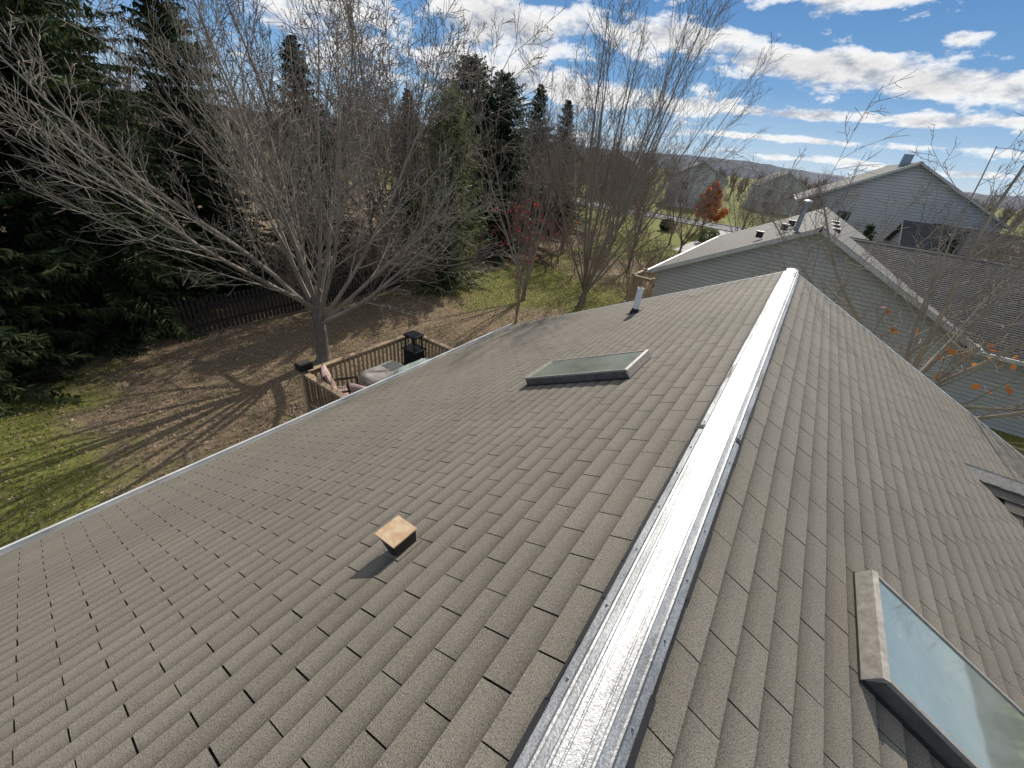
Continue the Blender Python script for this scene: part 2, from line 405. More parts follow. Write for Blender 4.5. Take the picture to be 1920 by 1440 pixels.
# ridge vent
prof=[(.000,.018),(.018,.0175),(.020,.0192),(.024,.0192),(.026,.0165),(.040,.015),(.044,.0180),(.050,.0180),(.053,.009),(.074,.001),(.078,.004),(.085,.003),(.089,-.033),(.094,-.040),(.117,-.0515),(.121,-.054),(.121,-.063)]
full=[(-a,b) for a,b in reversed(prof)]+prof[1:]
cuts=[Y0,-.62,2.42,5.46,Y1+.03]
for k in range(4):
    a,b2=cuts[k],cuts[k+1]+(.05 if k<3 else 0)
    lift=.0018*(k%2)
    r=MB(); ny=max(2,int((b2-a)/.16)); rows=[]
    for i in range(ny+1):
        yy=a+(b2-a)*i/ny
        dent=.0012*math.sin(yy*5.3)+U(-.0006,.0006)
        rows.append([len(r.v)+j for j in range(len(full))])
        for j,(px,pz) in enumerate(full):
            r.v.append((px*(1+.01*math.sin(yy*2.1)),yy,RZ+pz+lift+dent+.0045)); r.g.append(1)
    for i in range(ny):
        for j in range(len(full)-1):
            r.f.append((rows[i][j],rows[i][j+1],rows[i+1][j+1],rows[i+1][j])); r.r.append(.5)
    ro=r.build('ridge_vent',M['ridge'],house)
    yy=a+.1
    while yy<b2-.05:
        for sd_ in (-1,1):
            c=V((sd_*.105,yy+U(-.01,.01),RZ-.0395+lift)); q=MB(); q.tube([c,c+V((sd_*.002,0,.005))],[.005,.0025],8,cap=True)
            if 0<yy<3: q.build('screw',M['tin'],ro)
        yy+=.3
for sd_ in (-1,1):
    sl=MB(); yy=Y0; v,n=SL[sd_]
    while yy<Y1:
        wv=U(.003,.010)
        sl.obox(V((sd_*.123,yy+.1,RZ-.0615))+n*.012,V((0,.104,0)),v*wv,n*.003)
        yy+=.2
    sl.build('ridge_sealant',M['rubber'],house)
    jc=MB(); jc.obox(V((sd_*.110,2.44,RZ-.041)),V((0,.022,0)),SL[sd_][0]*.018,SL[sd_][1]*.004)
    jc.build('ridge_joint',M['bronze'],house)

# skylights
def skylight(side,xa,xb,ya,yb,label):
    v,n=SL[side]; u=V((0,1,0))
    La=xa/cs; Lb=xb/cs
    P=lambda l,yy,h: V((0,yy,RZ))+v*l+n*h
    fl=MB()
    fl.obox(P((La+Lb)/2,(ya+yb)/2,.013),v*((Lb-La)/2+.012),u*((yb-ya)/2+.02),n*.003)
    base=fl.build('skylight',M['bronze'],house); base['label']=label
    cb_=MB()
    t=.02
    cb_.obox(P(La+t,(ya+yb)/2,.045),v*t,u*((yb-ya)/2),n*.04)
    cb_.obox(P(Lb-t,(ya+yb)/2,.045),v*t,u*((yb-ya)/2),n*.04)
    for yy in (ya+t,yb-t):
        cb_.obox(P((La+Lb)/2,yy,.045),v*((Lb-La)/2-2*t),u*t,n*.04)
    cb_.build('curb',M['curb'],base,bevel=.003)
    fr=MB()
    a0,a1=ya-.012,yb+.012; hx=.022
    q=[P(La-.008,a0,.012),P(La-.008,a1,.012),P(La-.002,a1,.098),P(La-.002,a0,.098),P(La+hx,a0,.108),P(La+hx,a1,.108),P(La+hx,a1,.088),P(La+hx,a0,.088)]
    fr.face([q[0],q[1],q[2],q[3]]); fr.face([q[3],q[2],q[5],q[4]]); fr.face([q[4],q[5],q[6],q[7]])
    fr.face([q[0],q[3],q[4],q[7]]); fr.face([q[1],q[6],q[5],q[2]])
    for yy in (ya+.004,yb-.004):
        fr.obox(P((La+Lb)/2+.01,yy,.0935),v*((Lb-La)/2-.012),u*.009,n*.010)
    fr.obox(P(Lb-.005,(ya+yb)/2,.0935),v*.02,u*((yb-ya)/2-.008),n*.010)
    fr.build('frame',M['skyframe'],base)
    gl=MB(); gl.obox(P((La+Lb)/2+.004,(ya+yb)/2,.092),v*((Lb-La)/2-.026),u*((yb-ya)/2-.005),n*.004)
    gl.build('glass_pane',M['glass'],base)
skylight(-1,.88,1.97,3.47,4.07,'small skylight on the left slope, green grey glass')
skylight(1,.845,1.95,1.63,2.23,'near skylight on the right slope reflecting the sky')
v,n=SL[-1]; u=V((0,1,0)); O=V((0,0,RZ))
def PL(l,yy,h): return O+v*l+u*yy+n*h
l0,l1=1.235,1.36; ya,yb=.865,1.015
fl=MB(); fl.obox(PL((l0+l1)/2,(ya+yb)/2,.011),v*.075,u*.085,n*.002)
hood=fl.build('exhaust_vent',M['shingle'],house); hood['label']='boxy exhaust vent with slanted rusty tan top on the left slope'
bd=MB()
q=[PL(l0+.018,ya+.012,.01),PL(l0+.018,yb-.012,.01),PL(l1-.04,yb-.012,.01),PL(l1-.04,ya+.012,.01)]
t=[PL(l0,ya,.088),PL(l0,yb,.088),PL(l1,yb,.142),PL(l1,ya,.142)]
for i in range(4):
    j=(i+1)%4; bd.face([q[i],q[j],t[j],t[i]])
bd.build('vent_body',M['bronze'],hood)
tp=MB(); e=.006
tt=[PL(l0-e,ya-e,.088),PL(l0-e,yb+e,.088),PL(l1+e,yb+e,.147),PL(l1+e,ya-e,.147)]
tu=[p-n*.006 for p in tt]
tp.face(tt)
for i in range(4): tp.face([tt[i],tt[(i+1)%4],tu[(i+1)%4],tu[i]])
tp.face(tu[::-1]); tp.build('vent_top',M['rust'],hood)
pp=V((-2.03,7.07,RZ-1.015))
b_=MB(); b_.obox(pp+n*.013,v*.12,u*.11,n*.003); b_.tube([pp+V((0,0,.0)),pp+V((0,0,.06)),pp+V((0,0,.09))],[.085,.065,.058],16)
pb=b_.build('plumbing_vent',M['rubber'],house); pb['label']='short white vent pipe with black boot near the far end'
b_=MB(); b_.tube([pp,pp+V((0,0,.46)),pp+V((0,0,.46)),pp+V((0,0,.30))],[.055,.055,.045,.045],16); b_.build('pipe',M['pvc'],pb,smooth=False)

# cross gable on the right slope
gx,gy,gzz=2.30,5.75,RZ-1.15
xe=5.9; ve=V((0,-cs,-sn)); ne=V((0,-sn,cs))
Lg=(EX+.15-gx)
cg=MB()
shingles(cg,V((gx,gy,gzz)),V((1,0,0)),ve,ne,xe-gx,Lg/cs,inside=lambda a,b_: a>b_*cs-.12)
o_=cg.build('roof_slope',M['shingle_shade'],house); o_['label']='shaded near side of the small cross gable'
cg=MB()
ve2=V((0,cs,-sn)); ne2=V((0,sn,cs))
shingles(cg,V((gx,gy,gzz)),V((1,0,0)),ve2,ne2,xe-gx,(Y1-gy+1.2)/cs,inside=lambda a,b_: a>b_*cs-.12)
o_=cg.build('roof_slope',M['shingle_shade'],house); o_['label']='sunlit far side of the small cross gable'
zz=lambda d: gzz-.5*d-.012
d=Lg
cg=MB(); cg.face([(gx,gy,gzz-.01),(xe,gy,gzz-.01),(xe,gy-d,zz(d)),(gx+d,gy-d,zz(d))]); cg.face([(gx,gy,gzz-.01),(gx+d,gy+d,zz(d)),(xe,gy+d,zz(d)),(xe,gy,gzz-.01)])
cg.build('roof_deck',M['felt'],house)
cg=MB(); a=gx-.1
while a<xe:
    for s_ in (-1,1):
        cg.obox(V((a+.1,gy+s_*.068,gzz-.020+.010*(.5+.5*((a*7)%1)))),V((.118,0,.004)),V((0,.072,-.036*s_)) if s_>0 else V((0,.072,.036)),V((0,0,.006)),r=U(0,1))
    a+=.15
cg.build('ridge_cap',M['skyframe'],house)

# ------------------------------------------------------------ generic houses
def siding(mb,uo,ud,nd,zr0,zr1,ext,lap):
    z=zr0; gp=lap*.14
    while z<zr1-.001:
        z2=min(z+lap,zr1); zm=max(z,z2-gp)
        a0,a1=ext(z); m0,m1=ext(zm); b0,b1=ext(z2)
        P=lambda q,zz,o: uo+ud*q+V((0,0,zz))+nd*o
        if a1-a0>.02:
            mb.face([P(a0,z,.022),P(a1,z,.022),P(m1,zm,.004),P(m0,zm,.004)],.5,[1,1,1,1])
            mb.face([P(m0,zm,.004),P(m1,zm,.004),P(b1,z2,.002),P(b0,z2,.002)],.5,[0,0,0,0])  # narrow strip carrying the painted lap shadow
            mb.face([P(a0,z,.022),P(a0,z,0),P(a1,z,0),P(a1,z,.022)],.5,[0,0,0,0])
        z=z2
def gable(root,w,l,wh,rise,xf,wallm,roofm,wins=(),lap=.12,ex=EXP,over=.32,gut=True):
    hw,hl=w/2,l/2; k=rise/hw
    mb=MB(); top=wh+rise
    ext=lambda z:(-hw,hw) if z<=wh else (-(top-z)/k,(top-z)/k)
    siding(mb,V((0,-hl,0)),V((1,0,0)),V((0,-1,0)),0,top-.04,ext,lap)
    siding(mb,V((0,hl,0)),V((1,0,0)),V((0,1,0)),0,top-.04,ext,lap)
    for s_ in (-1,1):
        siding(mb,V((s_*hw,0,0)),V((0,1,0)),V((s_,0,0)),0,wh,lambda z:(-hl,hl),lap)
    mb.build('wall',wallm,root,xf=xf)
    cc=1/math.sqrt(1+k*k); ss=k*cc
    for s_ in (-1,1):
        v=V((s_*cc,0,-ss)); n=V((s_*ss,0,cc)); L=(hw+over)/cc
        zt=top+.08
        r=MB(); r.obox(V((0,0,zt))+v*L/2-n*.06,V((0,hl+over-.002,0)),v*(L/2-.002),n*.055)
        strips(r,V((0,-hl-over,zt)),V((0,1,0)),v,n,l+2*over,L,ex=ex)
        r.build('roof_slope',roofm,root,xf=xf)
        for e in (-1,1):
            t=MB()
            t.obox(V((0,e*(hl+over+.016),zt))+v*L/2-n*.075,V((0,.014,0)),v*(L/2),n*.07)
            t.build('rake_trim',M['trim'],root,xf=xf)
        if gut:
            t=MB(); xx=s_*(hw+over+.06); t.box(xx-.05,xx+.05,-hl-over,hl+over,zt-ss*L-.13,zt-ss*L-.01); t.build('gutter',M['gutter'],root,xf=xf)
    rc=MB()
    for s_ in (-1,1):
        rc.obox(V((s_*.075,0,top+.088-.075*k+.01)),V((.085,0,-s_*.085*k)),V((0,hl+over,0)),V((0,0,.008)))
    rc.build('ridge_cap',roofm,root,xf=xf)
    for (fc,q,z,ww,hh) in wins:
        uo,ud,nd={'front':(V((0,-hl,0)),V((1,0,0)),V((0,-1,0))),'back':(V((0,hl,0)),V((1,0,0)),V((0,1,0))),
                  'left':(V((-hw,0,0)),V((0,1,0)),V((-1,0,0))),'right':(V((hw,0,0)),V((0,1,0)),V((1,0,0)))}[fc]
        c=uo+ud*q+V((0,0,z))+nd*.04; zz=V((0,0,1))
        fr=MB()
        for s_ in (-1,1):
            fr.obox(c+ud*(s_*ww/2),ud*.05,nd*.035,zz*(hh/2+.05)); fr.obox(c+zz*(s_*hh/2),ud*(ww/2-.05),nd*.035,zz*.05)
        fr.obox(c,ud*(ww/2-.05),nd*.02,zz*.025)
        wo=fr.build('window',M['trim'],root,xf=xf)
        pn=MB(); pn.obox(c-nd*.01,ud*(ww/2-.03),nd*.008,zz*(hh/2-.03)); pn.build('pane',M['windowglass'],wo,xf=xf)
def T(x,y,z=0,r=0): return Matrix.Translation((x,y,z))@Matrix.Rotation(RAD(r),4,'Z')
nb=thing('house','grey sided neighbour house with end gable facing our roof','house',(.3,26,0))
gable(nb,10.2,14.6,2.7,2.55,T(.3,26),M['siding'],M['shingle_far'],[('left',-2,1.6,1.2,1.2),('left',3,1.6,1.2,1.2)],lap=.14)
gable(nb,8.8,16.6,2.55,2.1,T(8.9,23.55,0,90),M['siding'],M['shingle_dark'],[],lap=.14)
fl=MB(); p=V((-.45,19.4,RZ-.35)); fl.tube([p,p+V((0,0,.95))],[.085,.085],14,cap=True); fl.tube([p+V((0,0,.93)),p+V((0,0,.96)),p+V((0,0,1.04)),p+V((0,0,1.08))],[.10,.15,.15,.06],14,cap=True)
fl.build('flue_pipe',M['tin'],nb)
for (a,b_) in ((-.9,20.6),(-.75,21.9),(-1.6,19.9)):
    vb=MB(); zc_=RZ-.5*abs(a); vb.box(a-.12,a+.12,b_-.12,b_+.12,zc_-.05,zc_+.16); vb.box(a-.15,a+.15,b_-.15,b_+.15,zc_+.16,zc_+.19); vb.build('roof_vent',M['bronze'],nb)
for b_ in (21.,23.,25.):
    vb=MB(); vb.box(.55,.95,b_,b_+.5,RZ-.40,RZ-.18); vb.build('roof_vent',M['bronze'],nb)
h3=thing('house','tall pale grey house with high gable above the neighbour roof','house',(3.9,50,0))
gable(h3,12.4,13,5.3,3.2,T(4.2,50.5,0,4),M['siding_grey'],M['shingle_dark'],[('front',-3,4.2,1,1.4),('front',3,4.2,1,1.4)],lap=.2,ex=.25)
gable(h3,6.5,8,3.0,1.8,T(9.4,41.5,0,94),M['siding_white'],M['shingle_dark'],[],lap=.2,ex=.25)
ch=MB(); ch.box(3.7,4.3,46,46.6,7.9,9.1); ch.build('chimney',M['tin'],h3)
h4=thing('house','white house with dark roof at the right edge behind the bare tree','house',(14,40,0))
gable(h4,8,12,4.0,2.4,T(17.2,41,0,0),M['siding_white'],M['shingle_dark'],[('front',-2.2,2.8,1,1.3),('front',2,2.8,1,1.3),('left',-3,2.8,1,1.2),('left',1,2.8,1,1.2)],lap=.2,ex=.25)
far=[(-21,90,9,10,5.2,2.4,20,'siding_white','white two storey house far down the street behind the orange tree'),
     (-33,84,9,10,4.8,2.6,10,'siding_white','pale house far off half hidden behind bare treetops'),
     (-9,112,9,11,4.8,2.8,15,'siding_white','small white gabled house at the foot of the hill'),
     (26,70,10,12,4.6,2.6,70,'siding_tan','tan house far right near the horizon'),
     (40,105,10,12,4.6,2.6,100,'siding_white','distant white house at the far right horizon')]
for (x_,y_,w_,l_,wh_,ri_,ro_,mk,lb) in far:
    h=thing('house',lb,'house',(x_,y_,0))
    gable(h,w_,l_,wh_,ri_,T(x_,y_,0,ro_),M[mk],M['shingle_dark'],[('front',-2.2,3.6,1,1.2),('front',2.2,3.6,1,1.2),('front',-2.2,1.3,1,1.2),('right',2,3.6,1,1.2),('left',-2,3.6,1,1.2)],lap=.4,ex=.4,gut=False)

# ------------------------------------------------------------ decks
def railing(dk,pts,zf,top,step=.125):
    zz=V((0,0,1))
    for i in range(len(pts)-1):
        a,b_=V((*pts[i],0)),V((*pts[i+1],0)); d=(b_-a); L=d.length; d.normalize()
        r=MB(); r.bar(a+zz*(top-.02),b_+zz*(top-.02),.13,.035); r.build('top_rail',M['wood'],dk)
        r=MB(); r.bar(a+zz*(top-.09)+d*.05,b_+zz*(top-.09)-d*.05,.035,.085); r.build('upper_rail',M['wood'],dk)
        r=MB(); r.bar(a+zz*(zf+.10)+d*.05,b_+zz*(zf+.10)-d*.05,.035,.085); r.build('lower_rail',M['wood'],dk)
        k=.12
        nrm=d.cross(zz)
        while k<L-.08:
            r=MB(); p=a+d*k+nrm*.04; r.bar(p+zz*(zf+.04),p+zz*(top-.045),.036,.036,up=V((1,0,0))); r.build('baluster',M['wood'],dk); k+=step
    for p in pts:
        r=MB(); r.box(p[0]-.045,p[0]+.045,p[1]-.045,p[1]+.045,0,top+.03); r.box(p[0]-.06,p[0]+.06,p[1]-.06,p[1]+.06,top+.03,top+.055); r.build('post',M['wood'],dk)
dk=thing('deck','raised wooden deck with slatted railing beside the lawn','deck',(-6.6,5.6,0))
fb=MB(); x=-8.0
while x<-5.2:
    fb.box(x,x+.135,3.95,7.3,.965,1.0); x+=.142
fb.build('floor_boards',M['deckwood'],dk)
sk=MB(); sk.box(-8.04,-8.005,3.95,7.3,.75,.96); sk.box(-8.0,-5.2,3.92,3.945,.75,.96); sk.box(-8.0,-5.2,7.305,7.34,.75,.96); sk.build('rim_joist',M['wood'],dk)
railing(dk,[(-5.35,4.0),(-7.97,4.0),(-7.97,7.25),(-5.35,7.25)],1.0,1.95)
nd_=thing('deck','small wooden neighbour deck with railing beyond the white pipe','deck',(-4.9,17.6,0))
fb=MB(); fb.box(-5.4,-4.4,16.8,18.3,1.4,1.45); fb.build('floor_boards',M['deckwood'],nd_)
railing(nd_,[(-4.45,16.9),(-5.3,16.9),(-5.3,18.2)],1.45,2.6,.16)
def chair(x,y,rz,label):
    t=thing('patio_chair',label,'chair',(0,0,0),'cushioned chairs on the deck')
    s=MB(); s.box(-.27,.27,-.28,.27,.36,.46); s.build('seat_cushion',M['cushion'],t,bevel=.03)
    s=MB(); s.obox(V((0,.33,.74)),V((.26,0,0)),V((0,.05,-.012)),V((0,.10,.33))); s.build('back_cushion',M['cushion'],t,bevel=.03)
    s=MB()
    for a in (-.3,.3):
        s.bar((a,-.27,.33),(a,.28,.33),.03,.03); s.bar((a,-.27,.62),(a,.32,.62),.05,.025); s.bar((a,.28,.3),(a,.44,1.05),.03,.03,up=V((1,0,0)))
    s.bar((-.3,-.27,.33),(.3,-.27,.33),.03,.03); s.bar((-.3,.28,.33),(.3,.28,.33),.03,.03); s.build('chair_frame',M['blackmetal'],t)
    for a in (-.3,.3):
        for b_ in (-.27,.28):
            s=MB(); s.bar((a,b_,0),(a,b_,.62 if b_<0 else .33),.03,.03,up=V((1,0,0))); s.build('leg',M['blackmetal'],t)
    t.location=(x,y,1.0); t.rotation_euler=(0,0,RAD(rz))
chair(-7.35,4.6,150,'faded red cushioned patio chair by the near corner of the deck')
chair(-6.6,4.75,200,'second red cushioned chair, close to the roof gutter')
def draped(cx_,cy_,sx,sy,z0,hh,name,mk,label,cat,seed):
    cv=MB(); rows=[]; nn=40
    prof=((0,1.08),(.35,1.04),(.85,1.0),(.96,.97),(1.0,.88),(1.0,.45),(1.005,.02))
    for i,(h_,rr) in enumerate(prof):
        rows.append(len(cv.v))
        for j in range(nn):
            t=2*math.pi*j/nn; c_,s_=math.cos(t),math.sin(t)
            kx=math.copysign(abs(c_)**.3,c_); ky=math.copysign(abs(s_)**.3,s_)
            fo=1+.045*math.sin(j*2.3+seed)*(1 if i<3 else .15)
            cv.v.append((cx_+sx*rr*fo*kx,cy_+sy*rr*fo*ky,z0+hh*h_+(U(-.012,.012) if i>0 else .01+.01*(j%2)))); cv.g.append(1)
    for i in range(len(prof)-1):
        for j in range(nn):
            cv.f.append((rows[i]+j,rows[i]+(j+1)%nn,rows[i+1]+(j+1)%nn,rows[i+1]+j)); cv.r.append(.5)
    t=thing(name,label,cat,(cx_,cy_,1.0)); cv.build('cover',M[mk],t)
    for a in (-1,1):
        for b_ in (-1,1):
            s=MB(); s.box(cx_+a*sx*.7-.02,cx_+a*sx*.7+.02,cy_+b_*sy*.7-.02,cy_+b_*sy*.7+.02,z0,z0+hh*.93); s.build('leg',M['blackmetal'],t)
draped(-7.3,5.7,.42,.55,1.0,.58,'covered_table','tabletop','patio table under a beige grey cloth in the middle of the deck','table',1)
draped(-6.5,6.3,.64,.60,1.0,.66,'covered_table','cover','wide patio table under a crumpled pale green cover on the deck','table',4)
bb=thing('patio_fireplace','black boxy metal patio fireplace with cap in the deck far corner','fireplace',(-7.5,6.8,1.0))
p=V((-7.5,6.8,1.0))
s=MB(); s.box(p.x-.22,p.x+.22,p.y-.18,p.y+.18,1.3,1.74); s.build('firebox',M['blackmetal'],bb,bevel=.015)
s=MB(); s.box(p.x-.26,p.x+.26,p.y-.22,p.y+.22,1.742,1.775); s.build('top_plate',M['blackmetal'],bb,bevel=.008)
for a in (-.16,.16):
    for b_ in (-.13,.13):
        s=MB(); s.bar((p.x+a,p.y+b_,1.777),(p.x+a,p.y+b_,2.12),.025,.025,up=V((1,0,0))); s.build('cap_post',M['blackmetal'],bb)
s=MB(); s.box(p.x-.21,p.x+.21,p.y-.18,p.y+.18,2.122,2.18); s.build('cap',M['blackmetal'],bb,bevel=.01)
for a in (-.2,.2):
    for b_ in (-.16,.16):
        s=MB(); s.bar((p.x+a,p.y+b_,1.0),(p.x+a,p.y+b_,1.3),.03,.03,up=V((1,0,0))); s.build('leg',M['blackmetal'],bb)
pl=thing('planter_box','small dark planter box on the near corner of the railing','planter',(-7.95,4.05,1.99))
s=MB(); s.obox(V((-7.97,4.03,2.085)),V((.11,0,0)),V((0,.15,0)),V((0,0,.08))); s.build('box',M['blackmetal'],pl,bevel=.01)
s=MB(); s.box(-8.06,-7.88,3.9,4.16,2.166,2.18); s.build('soil',M['fence'],pl)
fn=thing('picket_fence','dark low picket fence at the back of the lawn','fence',(-15.9,9,0))
for z_ in (.35,.95):
    s=MB(); s.bar((-15.9,4,z_),(-15.9,14,z_),.04,.08); s.build('rail',M['fence'],fn)
k=4.05
while k<14:
    s=MB(); s.box(-15.87,-15.84,k,k+.09,.05,1.25); s.build('picket',M['fence'],fn); k+=.15

# ------------------------------------------------------------ trees
def rv(): return V((U(-1,1),U(-1,1),U(-1,1)))
def grow(mb,p,d,L,r,lev,P,leaf=None):
    ns=P['seg'][lev]; pts=[p.copy()]; rad=[r]; d=d.copy()
    for i in range(ns):
        d=(d+rv()*P['wob'][lev]+V((0,0,P['trop'][lev]))).normalized()
        p=p+d*(L/ns); pts.append(p); rad.append(max(P['rmin'],r*(1-.82*(i+1)/ns)))
    mb.tube(pts,rad,(7,5,4,3,3)[lev],r=U(0,1))
    if lev>=P['max']:
        if leaf is not None and U(0,1)<P.get('lp',0) and pts[-1].z<P.get('lz',99):
            for _ in range(P.get('ln',1)):
                q=pts[-1]+rv()*P.get('sp',P['ls']); a=rv()*P['ls']; b_=rv()*P['ls']; leaf.face([q-a,q-b_,q+a,q+b_],U(0,1))
        return
    n=P['n'][lev]; t0=P['t0'][lev]
    for k in range(n):
        t=t0+(1-t0)*(k+U(0,1))/n; s=min(ns-1e-3,t*ns); i=int(s); ff=s-i
        q=pts[i].lerp(pts[i+1],ff); dd=(pts[i+1]-pts[i]).normalized()
        ax=dd.cross(rv())
        if ax.length<.01: continue
        ax.normalize(); an=RAD(U(*P['ang'][lev])); nd=dd*math.cos(an)+ax*math.sin(an)
        nl=L*P['ratio'][lev]*(1.2-.65*t)*U(.65,1.2)
        grow(mb,q,nd,nl,max(P['rmin'],rad[i]*(1-ff*.2)*P['rr']),lev+1,P,leaf)
def bare(name,label,loc,P,trunk_h,trunk_r,limbs,limb_ang,limb_len,twm,group=None,leafm=None,lean=V((0,0,0)),lr=1.):
    t=thing(name,label,'tree',(0,0,0),group)
    tr=MB(); th=trunk_h
    pts=[V((0,0,-.1)),V((0,0,.15)),V((.02,.03,th*.5)),V((.05,-.02,th)),V((.08,0,th*1.35))]
    tr.tube(pts,[trunk_r*1.5,trunk_r*1.12,trunk_r,trunk_r*.85,trunk_r*.35],10); tr.build('trunk',M['bark'],t,smooth=True)
    cr=MB(); lf=MB() if leafm else None
    for k in range(limbs):
        a=2*math.pi*(k+U(-.3,.3))/limbs*1.0+k*.9; an=RAD(U(*limb_ang)); 
        if k%3==0: an*=.45
        d=V((math.cos(a)*math.sin(an),math.sin(a)*math.sin(an),math.cos(an)))+lean
        z0=th*U(.65,1.2); grow(cr,V((.05,0,z0)),d.normalized(),limb_len*U(.8,1.1),trunk_r*U(.38,.55)*lr,0,P,lf)
    cr.build('crown',twm,t)
    if lf is not None and lf.f: lf.build('leaves',leafm,t)
    t.location=loc
    return t
PM=dict(max=3,seg=(9,6,4,2),wob=(.085,.14,.20,.25),trop=(.05,.08,.05,.02),rmin=.0043,n=(12,8,5),t0=(.18,.14,.14),ang=((20,46),(20,48),(22,50)),ratio=(.46,.46,.50),rr=.43)
main=bare('bare_tree','wide spreading leafless tree on the lawn just behind the wooden deck',(-11.5,6.5,0),PM,1.9,.18,14,(26,68),7.1,M['twig'],lr=.82)
PV=dict(max=3,seg=(8,5,3,2),wob=(.06,.11,.18,.22),trop=(.05,.09,.08,.05),rmin=.0052,n=(9,7,4),t0=(.28,.15,.1),ang=((14,36),(16,42),(20,50)),ratio=(.42,.46,.52),rr=.42)
v1=bare('bare_tree','tall vase shaped leafless tree with upright branches against the sky',(-8.1,18.6,0),PV,.7,.17,13,(10,42),10.4,M['twig_dark'],lean=V((.08,0,0)),lr=.78)
v2=bare('bare_tree','slender leafless tree with several stems left of the red leaved sapling',(-10.6,17.0,0),dict(PV,n=(8,6,4)),.6,.10,6,(8,32),8.6,M['twig'])
pr=dict(PV,n=(8,5,3),lp=.45,ls=.042,sp=.16,ln=2,lz=5.0,ang=((14,30),(16,42),(20,55)),t0=(.15,.1,.1))
rt=bare('red_leaf_tree','thin young tree with sparse red leaves at the end of the roof',(-8.75,13.6,0),pr,.5,.045,5,(4,14),6.2,M['twig_red'],leafm=M['redleaf'])
po=dict(PM,n=(9,7,4),lp=.24,ls=.08,sp=.06,ln=1,lz=3.9,ang=((24,58),(24,60),(25,60)),trop=(.045,.05,.03,0))
ot=bare('bare_tree','spreading leafless tree with a few orange leaves between the two houses',(3.2,12.6,0),po,2.2,.13,12,(24,72),5.8,M['twig'],leafm=M['orangeleaf'],lr=.9)
ot2=bare('bare_tree','leafless reddish tree at the far right edge of the view',(9.6,15.0,0),dict(po,n=(8,6,4),lp=.0),2.4,.13,9,(25,66),5.8,M['twig_red'])
PB=dict(max=3,seg=(6,4,2,1),wob=(.1,.18,.25,.2),trop=(.05,.08,.08,0),rmin=.0075,n=(9,6,4),t0=(.15,.1,.1),ang=((20,50),(22,55),(25,60)),ratio=(.43,.44,.52),rr=.44)
pb1=bare('bare_tree','x',(0,0,0),PB,1.8,.12,9,(15,55),6.4,M['twig_red'])
pb2=bare('bare_tree','x',(0,0,0),PB,1.2,.11,10,(12,48),7.0,M['twig_dark'])
back=[(-19.5,3.5),(-22,8.5),(-18.0,10.5),(-17.4,14.2),(-21,16),(-19.4,18.4),(-20,29),(-15.6,30),(-19,34),(-10.5,42),(-14.5,38),(-15,46),(-12.8,33),(-7.6,34),(-9.4,28.5),(-3.2,39.5),(-.4,41.5),(9.4,34),(-5.2,45)]
items=[]
for i,(x_,y_) in enumerate(back):
    src=pb1 if i%3 else pb2
    o=copy_tree(src) if i>1 else (pb2 if i==0 else pb1)
    o.location=(x_,y_,0); o.rotation_euler=(0,0,U(0,6.28)); s_=U(.85,1.15)*(1.12 if y_<20 else .96); o.scale=(s_,s_,s_*U(.95,1.12))
    if i>=12: o.scale=(s_*.8,s_*.8,s_*.8)
    items.append((proj((x_,y_,3))[0],o))
ORD=['first','second','third','fourth','fifth','sixth','seventh','eighth','ninth','tenth','eleventh','twelfth','thirteenth','fourteenth','fifteenth','sixteenth','seventeenth','eighteenth','nineteenth','twentieth']
items.sort(key=lambda q:q[0])
for k,(q,o) in enumerate(items): tag(o,'leafless brown background tree of the wood and far yards, %s trunk from the left'%ORD[k],'tree','bare trees of the back wood')
sap=bare('leafless_sapling','x',(0,0,0),dict(PB,n=(7,5,4),rmin=.006,wob=(.14,.22,.25,.2)),.3,.04,9,(8,50),3.4,M['twig_red'])
sp_spots=[(-15.2,8.4),(-14.8,11),(-14.4,13.2),(-15.4,18.0),(-12.6,22.4),(-11.2,23.8),(-9.6,22.6),(-16.2,12.2),(-6.9,21.6),(-6.4,24.5),(-8.0,27),(-13.4,25.5)]
items=[]
for i,(x_,y_) in enumerate(sp_spots):
    o=sap if i==0 else copy_tree(sap); s_=U(.75,1.2); o.location=(x_,y_,0); o.rotation_euler=(0,0,U(0,6.28)); o.scale=(s_,s_,s_)
    items.append((proj((x_,y_,1))[0],o))
items.sort(key=lambda q:q[0])
for k,(q,o) in enumerate(items): tag(o,'low bushy leafless sapling at the back edge of the lawn, %s from the left'%ORD[k],'sapling','saplings along the lawn edge')

